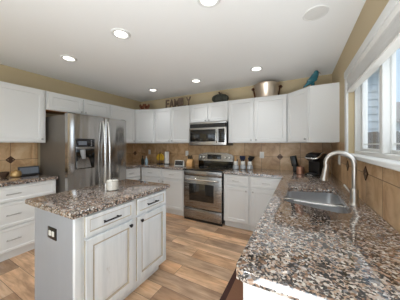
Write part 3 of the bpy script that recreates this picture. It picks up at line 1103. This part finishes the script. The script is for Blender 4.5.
t = thing('ceiling_speaker', 'round white ceiling speaker near the window', 'speaker', (.12, 1.825, C - .008))
MB().lathe([(.082, .0075), (.082, .001), (.09, 0), (.095, .004), (.095, .0078)], n=40).build('rim', 'trim', t)
MB().lathe([(0, .001), (.05, .0012), (.083, .003), (.083, .007), (0, .007)], n=40).build('grille', M['grey'] if False else plain('speaker_mesh', lin(222, 221, 218), .8, var=.1, scale=400), t)

# ---------------------------------------------------------------- things on top of the wall cabinets
ZT = UT + .0005
def letters(word, x0, x1, y, h):
    n = len(word)
    fw = {'F': .8, 'A': 1.05, 'M': 1.2, 'I': .45, 'L': .8, 'Y': 1.05}
    tot = sum(fw[c] for c in word)
    x = x0
    where = {0: 'first letter of the word, leftmost', 1: 'second letter, between F and M', 2: 'third letter, the widest', 3: 'fourth letter, a single upright', 4: 'fifth letter, between I and Y', 5: 'last letter of the word, rightmost'}
    for k, c in enumerate(word):
        wl = (x1 - x0) * fw[c] / tot
        cu = bpy.data.curves.new('letter', 'FONT')
        cu.body = c
        cu.size = 1.0
        cu.extrude = .09
        cu.offset = .015
        tmp = bpy.data.objects.new('tmp', cu)
        COL.objects.link(tmp)
        dg = bpy.context.evaluated_depsgraph_get()
        me = bpy.data.meshes.new_from_object(tmp.evaluated_get(dg))
        bpy.data.objects.remove(tmp)
        bpy.data.curves.remove(cu)
        xs = [v.co.x for v in me.vertices]; ys = [v.co.y for v in me.vertices]
        sx = (wl - .008) / (max(xs) - min(xs)); sy = h / (max(ys) - min(ys))
        for v in me.vertices:
            X, Y, Z = v.co
            v.co = ((X - min(xs)) * sx, -Z * .11, (Y - min(ys)) * sy)
        me.materials.clear()
        me.materials.append(M['camo'])
        o = bpy.data.objects.new('letter_' + c.lower(), me)
        o.name = 'cutout_letter'
        o.location = (x + .004, y, ZT)
        COL.objects.link(o)
        tag(o, f'mottled brown cutout letter {c}, {where[k]} on top of the cabinet', 'letter', 'cutout letters on the wall cabinet')
        x += wl
letters('FAMILY', -2.60, -1.945, YU + .07, .19)

# rust-coloured carving in the corner
t = thing('corner_carving', 'small rust-brown carved pair of birds on the left corner cabinet', 'figurine', (-3.115, 3.15, ZT), math.radians(20))
bx(-.115, .115, -.035, .035, 0, .018, .003).build('base', 'rust', t)
for s in (-1, 1):
    cx = s * .056
    mb = MB().sphere((cx, 0, .058), .05, 1.05, .7, .85, 18, 12)
    mb.tube([(cx - s * .02, 0, .07), (cx - s * .034, 0, .10), (cx - s * .036, 0, .118)], [.03, .022, .018], 12).sphere((cx - s * .036, 0, .12), .021, u=12, v=8)
    mb.tube([(cx + s * .03, 0, .07), (cx + s * .046, 0, .10), (cx + s * .05, 0, .13)], [.03, .026, .008], 10)
    mb.build('figure', 'rust', t)
    MB().tube([(cx - s * .05, -.004, .121), (cx - s * .068, -.004, .115)], [.009, .001], 8).build('beak', 'bronze', t)
    MB().sphere((cx + s * .005, -.034, .06), .028, 1.2, .35, .8, 12, 8).build('wing', 'bronze', t)

# pumpkin basket
t = thing('pumpkin_basket', 'dark green pumpkin-shaped basket on the cabinet above the microwave', 'decoration', (-1.318, YU + .085, ZT))
mb = MB()
b = mb.b
prof = []
NU, NV = 48, 14
rings = []
for j in range(NV + 1):
    ph = PI * j / NV
    row = []
    for k in range(NU):
        th = 2 * PI * k / NU
        lobe = 1 - .11 * abs(math.cos(4 * th)) ** .7
        r = (.168 * math.sin(ph) ** .55) * lobe
        z = .079 - .077 * math.cos(ph) * (1 - .22 * math.cos(ph) * 0)
        row.append(b.verts.new((r * math.cos(th), .62 * r * math.sin(th), z)))
    rings.append(row)
for A, B in zip(rings, rings[1:]):
    for k in range(NU):
        try:
            b.faces.new((A[k], A[(k + 1) % NU], B[(k + 1) % NU], B[k]))
        except ValueError:
            pass
bmesh.ops.remove_doubles(b, verts=b.verts[:], dist=1e-5)
mb.build('body', 'dark_green', t)
MB().tube([(0, 0, .145), (-.006, 0, .175), (-.026, 0, .20)], [.02, .015, .017], 10).build('stem', 'stem', t)
MB().tube([(0, -.005, .16), (.03, -.01, .178), (.055, -.015, .165)], [.006, .008, .004], 6).build('tendril', 'stem', t)

# bucket
t = thing('copper_bucket', 'wide copper and pewter bucket on the right wall cabinets', 'bucket', (-.495, YU + .15, ZT), .12)
MB().lathe([(0, 0), (.165, 0), (.172, .008), (.205, .19), (.215, .212), (.222, .222), (.214, .226), (.205, .215), (.165, .012), (0, .01)], n=40).build('body', 'bucket', t)
for s in (-1, 1):
    MB().tube([(s * .185, -.05, .165), (s * .232, -.045, .175), (s * .242, 0, .175), (s * .232, .045, .175), (s * .185, .05, .165)], .012, 10).build('handle', 'bronze', t)
    bx(s * .196 - .016, s * .196 + .016, -.07, .07, .02, .19, .006).xform(Matrix.Translation((0, 0, 0))).build('handle_plate', 'bronze', t) if False else None
    MB().tube([(s * .178, 0, .01), (s * .206, 0, .2)], [.02, .02], 8).build('side_strap', 'bronze', t)

# bird
t = thing('bird_figurine', 'glazed teal bird figurine on the right corner cabinet', 'figurine', (.165, 2.99, ZT), math.radians(15))
mb = MB().tube([(-.12, 0, .004), (-.085, 0, .03), (-.05, 0, .062), (-.01, 0, .10), (.022, 0, .145), (.038, 0, .178), (.045, 0, .20), (.046, 0, .212)],
               [.006, .016, .032, .045, .046, .036, .03, .012], 18)
mb.build('body', 'teal', t)
MB().sphere((.042, 0, .196), .032, 1.0, .9, .95, 16, 12).build('head', 'teal', t)
MB().tube([(.062, 0, .196), (.098, 0, .184)], [.011, .001], 8).build('beak', 'stem', t)
for s in (-1, 1):
    MB().sphere((-.012, s * .036, .095), .03, 1.9, .35, 1.0).build('wing', 'teal', t)
MB().lathe([(0, 0), (.04, 0), (.036, .01), (.024, .016), (.02, .07), (0, .08)], (.0, 0, 0), 18).build('foot', 'teal', t)


# ---------------------------------------------------------------- things on the counters
ZC = CT + .0005
# three glass jars with navy utensils, right of the range
for k, (x, y, lab) in enumerate(((-1.008, 3.255, 'glass jar of utensils nearest the range, wooden stick in it'),
                                 (-.895, 3.32, 'middle glass jar of the three holding navy utensils, right of the range'),
                                 (-.775, 3.335, 'glass jar of navy utensils nearest the wall outlet'))):
    t = thing('utensil_jar', lab, 'jar', (x, y, ZC), 0, 'glass jars beside the range')
    MB().lathe([(0, .0), (.05, 0), (.055, .006), (.052, .05), (.037, .075), (.034, .08), (0, .08)], n=24).build('glass', 'pale_glass', t)
    MB().lathe([(.0, .078), (.036, .078), (.039, .082), (.039, .132), (.036, .137), (.03, .137), (.03, .1), (0, .1)], n=24).build('collar', 'white_plastic', t)
    if k == 0:
        MB().tube([(0, 0, .10), (-.008, 0, .225)], [.006, .009], 8).build('wooden_stick', 'knife_wood', t)
        MB().tube([(.015, .01, .10), (.03, .012, .17)], [.006, .006], 8).build('utensil_handle', 'navy', t)
    if k == 1:
        for a, b_ in ((-.028, .21), (.012, .215)):
            MB().tube([(a * .3, 0, .10), (a * .8, 0, .15), (a * .9, 0, .165), (a, 0, .22), (a, 0, .232)], [.006, .012, .026, .034, .028], 12).build('utensil_head', 'navy', t)
    if k == 2:
        MB().tube([(0, 0, .10), (.012, 0, .145), (.026, 0, .195), (.034, 0, .228), (.035, 0, .234)], [.01, .018, .044, .056, .05], 14).build('utensil_head', 'black', t)
        MB().tube([(-.006, .0, .10), (-.012, 0, .15), (-.018, 0, .205)], [.006, .012, .02], 12).build('utensil_spoon', 'navy', t)

# black knife holder and copper canister near the coffee maker
t = thing('knife_holder', 'slanted black knife holder leaning behind the copper canister', 'knife block', (-.035, 3.33, ZC), math.radians(-10))
mb = bx(-.042, .042, -.05, .05, 0, .165, .014, 3)
mb.xform(Matrix.Translation((-.022, 0, .094)) @ Matrix.Rotation(-.20, 4, 'Y'))
mb.build('body', 'black', t)
bx(-.045, .055, -.06, .06, 0, .10, .01).build('foot', 'black', t)
t = thing('copper_canister', 'small shiny copper canister in front of the black knife holder', 'canister', (.015, 3.16, ZC))
MB().lathe([(0, 0), (.048, 0), (.052, .006), (.052, .085), (.048, .09), (0, .09)], n=28).build('body', 'copper', t)
MB().lathe([(0, .09), (.05, .09), (.05, .104), (.02, .11), (.008, .112), (.012, .122), (0, .127)], n=28).build('lid', 'copper', t)

# coffee maker
t = thing('coffee_maker', 'black single-serve coffee maker with silver band in the right back corner', 'coffee maker', (.215, 3.10, ZC), math.radians(-38))
# local front = -y
bx(-.085, .085, -.14, .13, 0, .028, .008).build('base', 'black', t)
mb = MB()
b = mb.b
prof = [(-.06, .02), (-.062, .2), (-.11, .225), (-.125, .26), (-.115, .295), (-.06, .32), (.02, .325), (.10, .31), (.13, .27), (.132, .02)]
A = [b.verts.new((-.083, y, z)) for y, z in prof]; B = [b.verts.new((.083, y, z)) for y, z in prof]
b.faces.new(A); b.faces.new(list(reversed(B)))
for k in range(len(prof)):
    b.faces.new((A[k], A[(k + 1) % len(prof)], B[(k + 1) % len(prof)], B[k]))
bmesh.ops.recalc_face_normals(b, faces=b.faces[:])
bmesh.ops.bevel(b, geom=[e for e in b.edges], offset=.014, segments=3, profile=.5, affect='EDGES')
mb.build('body', 'black', t)
pts = [(-.087, .03, .325), (-.088, -.03, .305), (-.089, -.075, .27), (-.085, -.118, .25), (-.06, -.134, .245), (0, -.139, .243), (.06, -.134, .245), (.085, -.118, .25), (.089, -.075, .27), (.088, -.03, .305), (.087, .03, .325)]
MB().tube(pts, .0125, 10).build('handle_band', 'chrome', t)
bx(-.055, .055, -.13, -.06, .028, .04, .004).build('drip_tray', 'dark_grey', t)
MB().lathe([(.03, .0), (.026, -.025), (0, -.025)], (0, -.09, .225), 20).build('spout', 'dark_grey', t)
bx(-.082, -.03, -.02, .12, .34, .341).build('lid_line', 'dark_grey', t) if False else None
cu = bpy.data.curves.new('maker_text', 'FONT'); cu.body = 'KEURIG'; cu.size = .022; cu.align_x = 'CENTER'; cu.extrude = .0006
tmp = bpy.data.objects.new('tmp', cu); COL.objects.link(tmp)
me = bpy.data.meshes.new_from_object(tmp.evaluated_get(bpy.context.evaluated_depsgraph_get()))
bpy.data.objects.remove(tmp); bpy.data.curves.remove(cu)
me.materials.clear(); me.materials.append(M['white_plastic'])
lt = bpy.data.objects.new('lettering', me); lt.parent = t; lt.location = (0, -.1408, .008); lt.rotation_euler = (PI / 2, 0, 0); COL.objects.link(lt)

# left back corner: soap bottle, dark bottle, banana stand, paper towel, smart display, knife block
t = thing('soap_bottle', 'slim blue-grey soap bottle in the left back corner', 'bottle', (-2.93, 3.02, ZC))
MB().lathe([(0, 0), (.031, 0), (.033, .008), (.033, .105), (.02, .13), (.013, .138), (.013, .15), (0, .15)], n=24).build('bottle', 'soap', t)
MB().tube([(0, 0, .148), (0, 0, .175), (.0, -.004, .182), (.012, -.03, .18)], [.006, .006, .008, .005], 10).build('pump', 'white_plastic', t)
t = thing('dark_bottle', 'dark green bottle standing left of the soap bottle in the corner', 'bottle', (-3.09, 3.07, ZC))
MB().lathe([(0, 0), (.034, 0), (.036, .008), (.036, .1), (.014, .135), (.013, .17), (0, .172)], n=24).build('bottle', 'dark_green', t)
MB().lathe([(0, .17), (.016, .17), (.016, .19), (0, .19)], n=16).build('cap', 'black', t)

t = thing('banana_stand', 'dark wire banana stand on the left back counter', 'banana stand', (-2.755, 3.26, ZC), math.radians(-60))
MB().lathe([(0, 0), (.075, 0), (.075, .01), (.06, .014), (0, .014)], n=28).build('base', 'dark_metal', t)
hook = [(.055, 0, .01), (.06, 0, .12), (.055, 0, .22), (.035, 0, .265), (0, 0, .278), (-.02, 0, .262), (-.024, 0, .24)]
MB().tube(hook, .006, 8).build('hook', 'dark_metal', t)
t = thing('banana_bunch', 'bunch of yellow bananas hanging from the dark stand', 'bananas', (-2.767, 3.281, ZC), math.radians(-60))
for k in range(5):
    a = math.radians(-70 + 35 * k) + PI
    c_, s_ = math.cos(a), math.sin(a)
    pts, rs = [], []
    for q in range(9):
        u = q / 8
        rad = .012 + .062 * math.sin(u * PI * .8)
        pts.append((-.002 + rad * c_ * .55, rad * s_ * 1.05, .232 - .155 * u))
        rs.append(.004 + .0165 * math.sin(PI * min(1, max(0, .08 + .88 * u))) ** .6)
    MB().tube(pts, rs, 10).build('banana', 'yellow', t)
MB().tube([(-.0, 0, .243), (-.0, 0, .225)], [.008, .014], 8).build('stem', 'stem', t)

t = thing('paper_towel_holder', 'upright white paper towel roll on the left back counter', 'paper towel', (-2.625, 3.34, ZC))
MB().lathe([(0, 0), (.07, 0), (.07, .012), (0, .014)], n=28).build('base', 'dark_metal', t)
MB().lathe([(.02, .015), (.05, .015), (.05, .275), (.02, .275), (.02, .015)], n=32).build('roll', 'paper', t)
MB().tube([(0, 0, .01), (0, 0, .295)], .007, 10).build('rod', 'dark_metal', t)

t = thing('smart_display', 'white smart display with dark screen left of the knife block', 'smart display', (-2.155, 3.16, ZC), math.radians(12))
mb = MB()
b = mb.b
pr = [(-.045, 0), (.06, 0), (.05, .03), (-.012, .118), (-.024, .118)]
A = [b.verts.new((-.098, y, z)) for y, z in pr]; B = [b.verts.new((.098, y, z)) for y, z in pr]
b.faces.new(A); b.faces.new(list(reversed(B)))
for k in range(5):
    b.faces.new((A[k], A[(k + 1) % 5], B[(k + 1) % 5], B[k]))
bmesh.ops.recalc_face_normals(b, faces=b.faces[:])
bmesh.ops.bevel(b, geom=b.edges[:], offset=.006, segments=2, profile=.5, affect='EDGES')
mb.build('case', 'white_plastic', t)
mb = bx(-.086, .086, -.003, .0, -.046, .048, .001, 1)
mb.xform(Matrix.Translation((0, -.0355, .062)) @ Matrix.Rotation(-.176, 4, 'X'))
mb.build('screen', 'screen', t)

t = thing('knife_block', 'light maple knife block with black handles, left of the range', 'knife block', (-1.945, 3.24, ZC), math.radians(8))
mb = MB()
b = mb.b
pr = [(-.085, 0), (.075, 0), (.085, .09), (-.01, .15), (-.085, .075)]
A = [b.verts.new((-.06, y, z)) for y, z in pr]; B = [b.verts.new((.06, y, z)) for y, z in pr]
b.faces.new(A); b.faces.new(list(reversed(B)))
for k in range(5):
    b.faces.new((A[k], A[(k + 1) % 5], B[(k + 1) % 5], B[k]))
bmesh.ops.recalc_face_normals(b, faces=b.faces[:])
bmesh.ops.bevel(b, geom=b.edges[:], offset=.004, segments=2, profile=.5, affect='EDGES')
mb.build('block', 'knife_wood', t)
for i, (x, y) in enumerate(((-.035, .0), (0, .01), (.035, .005), (-.02, .045), (.02, .045))):
    z = .142 - max(0, y) * .62
    MB().tube([(x, y, z - .01), (x * 1.05, y - .03, z + .05), (x * 1.1, y - .045, z + .085)], [.009, .011, .009], 10).build('knife_handle', 'black', t)

# short left counter
t = thing('framed_plaque', 'dark framed grey plaque leaning on the left tile wall', 'plaque', (-3.42, 1.205, ZC), R90)
mb = bx(-.118, .118, -.012, .012, 0, .125, .004)
TIL = Matrix.Rotation(-.2, 4, 'X')
mb.xform(TIL).build('frame', 'dark_grey', t)
bx(-.105, .105, -.015, -.010, .02, .105, .001, 1).xform(TIL).build('face', 'slate', t)
bx(-.02, .02, .005, .045, .0, .07, .003).build('stand', 'black', t)
t = thing('lidded_pot', 'small tan glazed pot with lid on the left counter', 'pot', (-3.37, 1.045, ZC))
MB().lathe([(0, 0), (.04, 0), (.055, .015), (.058, .04), (.05, .066), (0, .068)], n=26).build('pot', 'brass', t)
MB().lathe([(0, .068), (.05, .068), (.046, .078), (.015, .086), (.012, .094), (.006, .10), (0, .101)], n=26).build('lid', 'brass', t)
t = thing('small_bowl', 'small brown bowl left of the lidded tan pot', 'bowl', (-3.47, .955, ZC))
MB().lathe([(0, 0), (.025, 0), (.045, .03), (.055, .07), (.052, .07), (.04, .03), (.02, .008), (0, .006)], n=26).build('bowl', 'stem', t)


# ---------------------------------------------------------------- wall outlets
def outlet(loc, rz, label, wide=.075, n=1):
    t = thing('wall_outlet', label, 'outlet', loc, rz, 'white outlet plates on the tiles')
    bx(-wide / 2, wide / 2, -.006, 0, -.058, .058, .003).build('plate', 'white_plastic', t)
    for k in range(n):
        cx = (k - (n - 1) / 2) * .046
        bx(cx - .017, cx + .017, -.0085, -.005, -.034, .034, .003).build('socket', 'trim', t)
outlet((-.597, YB - .0102, 1.162), 0, 'white outlet plate on the tiles right of the navy utensils')
outlet((XR - .0102, 2.83, 1.162), L90, 'white double outlet plate on the window wall behind the faucet', .12, 2)
outlet((-3.295, YB - .0102, 1.165), 0, 'white outlet plate on the tiles in the left back corner')
outlet((-2.197, YB - .0102, 1.155), 0, 'white outlet plate on the tiles above the smart display')

# floor mat in front of the sink
t = thing('floor_mat', 'brown floor mat with dark border in front of the sink run', 'mat', (-.395, 1.45, 0))
bx(-.215, .215, -.55, .55, 0, .008, .003, 1).build('border', 'mat_edge', t)
bx(-.165, .165, -.50, .50, .0075, .011, .002, 1).build('weave', 'mat', t)

# ---------------------------------------------------------------- outside the window
struct(bx(XR + .16, 40, -12, 60, -.6, -.5).build('ground', 'ground', smooth=False))
t = thing('neighbor_house', 'pale sided neighbouring house seen through the left window pane', 'house', (1.02, 9.0, -.5))
mb = MB()
H = 4.6
for k in range(17):
    z = k * .27
    b = mb.b
    vs = [b.verts.new(v) for v in ((0, -.035, z), (1.52, -.035, z), (1.52, 0, z + .27), (0, 0, z + .27), (0, .05, z), (1.52, .05, z), (1.52, .05, z + .27), (0, .05, z + .27))]
    for f in ((0, 1, 2, 3), (5, 4, 7, 6), (4, 5, 1, 0), (3, 2, 6, 7), (4, 0, 3, 7), (1, 5, 6, 2)):
        b.faces.new([vs[q] for q in f])
mb.build('siding', 'siding', t, smooth=False)
bx(1.50, 1.60, -.05, 6, 0, H - .1).build('corner_board', 'trim', t, smooth=False)
bx(-.2, 1.50, .05, 6, 0, H - .2).build('walls', 'siding', t, smooth=False)
mb = MB().box(-.4, 1.72, -.5, 6.2, H - .15, H)
mb.build('roof_eave', 'trim', t, smooth=False)
mb = MB()
b = mb.b
A = [b.verts.new(v) for v in ((-.4, -.5, H), (1.72, -.5, H), (-1.6, -.5, H + 1.6))]; B = [b.verts.new((v.co.x, 6.2, v.co.z)) for v in A]
b.faces.new(A); b.faces.new(list(reversed(B)))
for k in range(3):
    b.faces.new((A[k], A[(k + 1) % 3], B[(k + 1) % 3], B[k]))
mb.build('roof', 'roof', t, smooth=False)

t = thing('wooden_fence', 'weathered grey wooden fence beyond the window', 'fence', (0.8, 7.6, -.5))
mb = MB()
for k in range(46):
    mb.box(k * .15, k * .15 + .14, 0, .02, 0, 2.22 + .015 * (k % 3))
mb.build('boards', 'fence', t, smooth=False)
bx(0, 6.9, .02, .07, .4, .5).build('rail', 'fence', t, smooth=False)
bx(0, 6.9, .02, .07, 1.6, 1.7).build('rail', 'fence', t, smooth=False)

t = thing('distant_house', 'brown-roofed house far behind the fence in the right pane', 'house', (7.5, 19, -.5))
bx(-2, 5, 0, 5, 0, 3.6).build('walls', 'siding', t, smooth=False)
mb = MB()
b = mb.b
A = [b.verts.new(v) for v in ((-2.5, -.5, 3.5), (-2.5, 5.5, 3.5), (-2.5, 2.5, 5.4))]; B = [b.verts.new((5.5, v.co.y, v.co.z)) for v in A]
b.faces.new(A); b.faces.new(list(reversed(B)))
for k in range(3):
    b.faces.new((A[k], A[(k + 1) % 3], B[(k + 1) % 3], B[k]))
mb.build('roof', 'roof', t, smooth=False)

t = thing('bare_tree', 'bare leafless tree beside the distant house in the right pane', 'tree', (6.2, 15.5, -.5))
mb = MB()
mb.tube([(0, 0, 0), (.05, 0, 1.5), (0, 0, 3.2)], [.16, .12, .08], 8)
mb.build('trunk', 'bark', t)
mb = MB()
for k in range(26):
    a = random.uniform(0, 2 * PI)
    z = random.uniform(2.0, 3.4)
    L = random.uniform(.6, 1.5)
    e = (L * .6 * math.cos(a), L * .6 * math.sin(a), z + L * .9)
    mb.tube([(0, 0, z), (e[0] * .5, e[1] * .5, z + L * .35), e], [.035, .02, .008], 5)
mb.build('branches', 'bark', t)
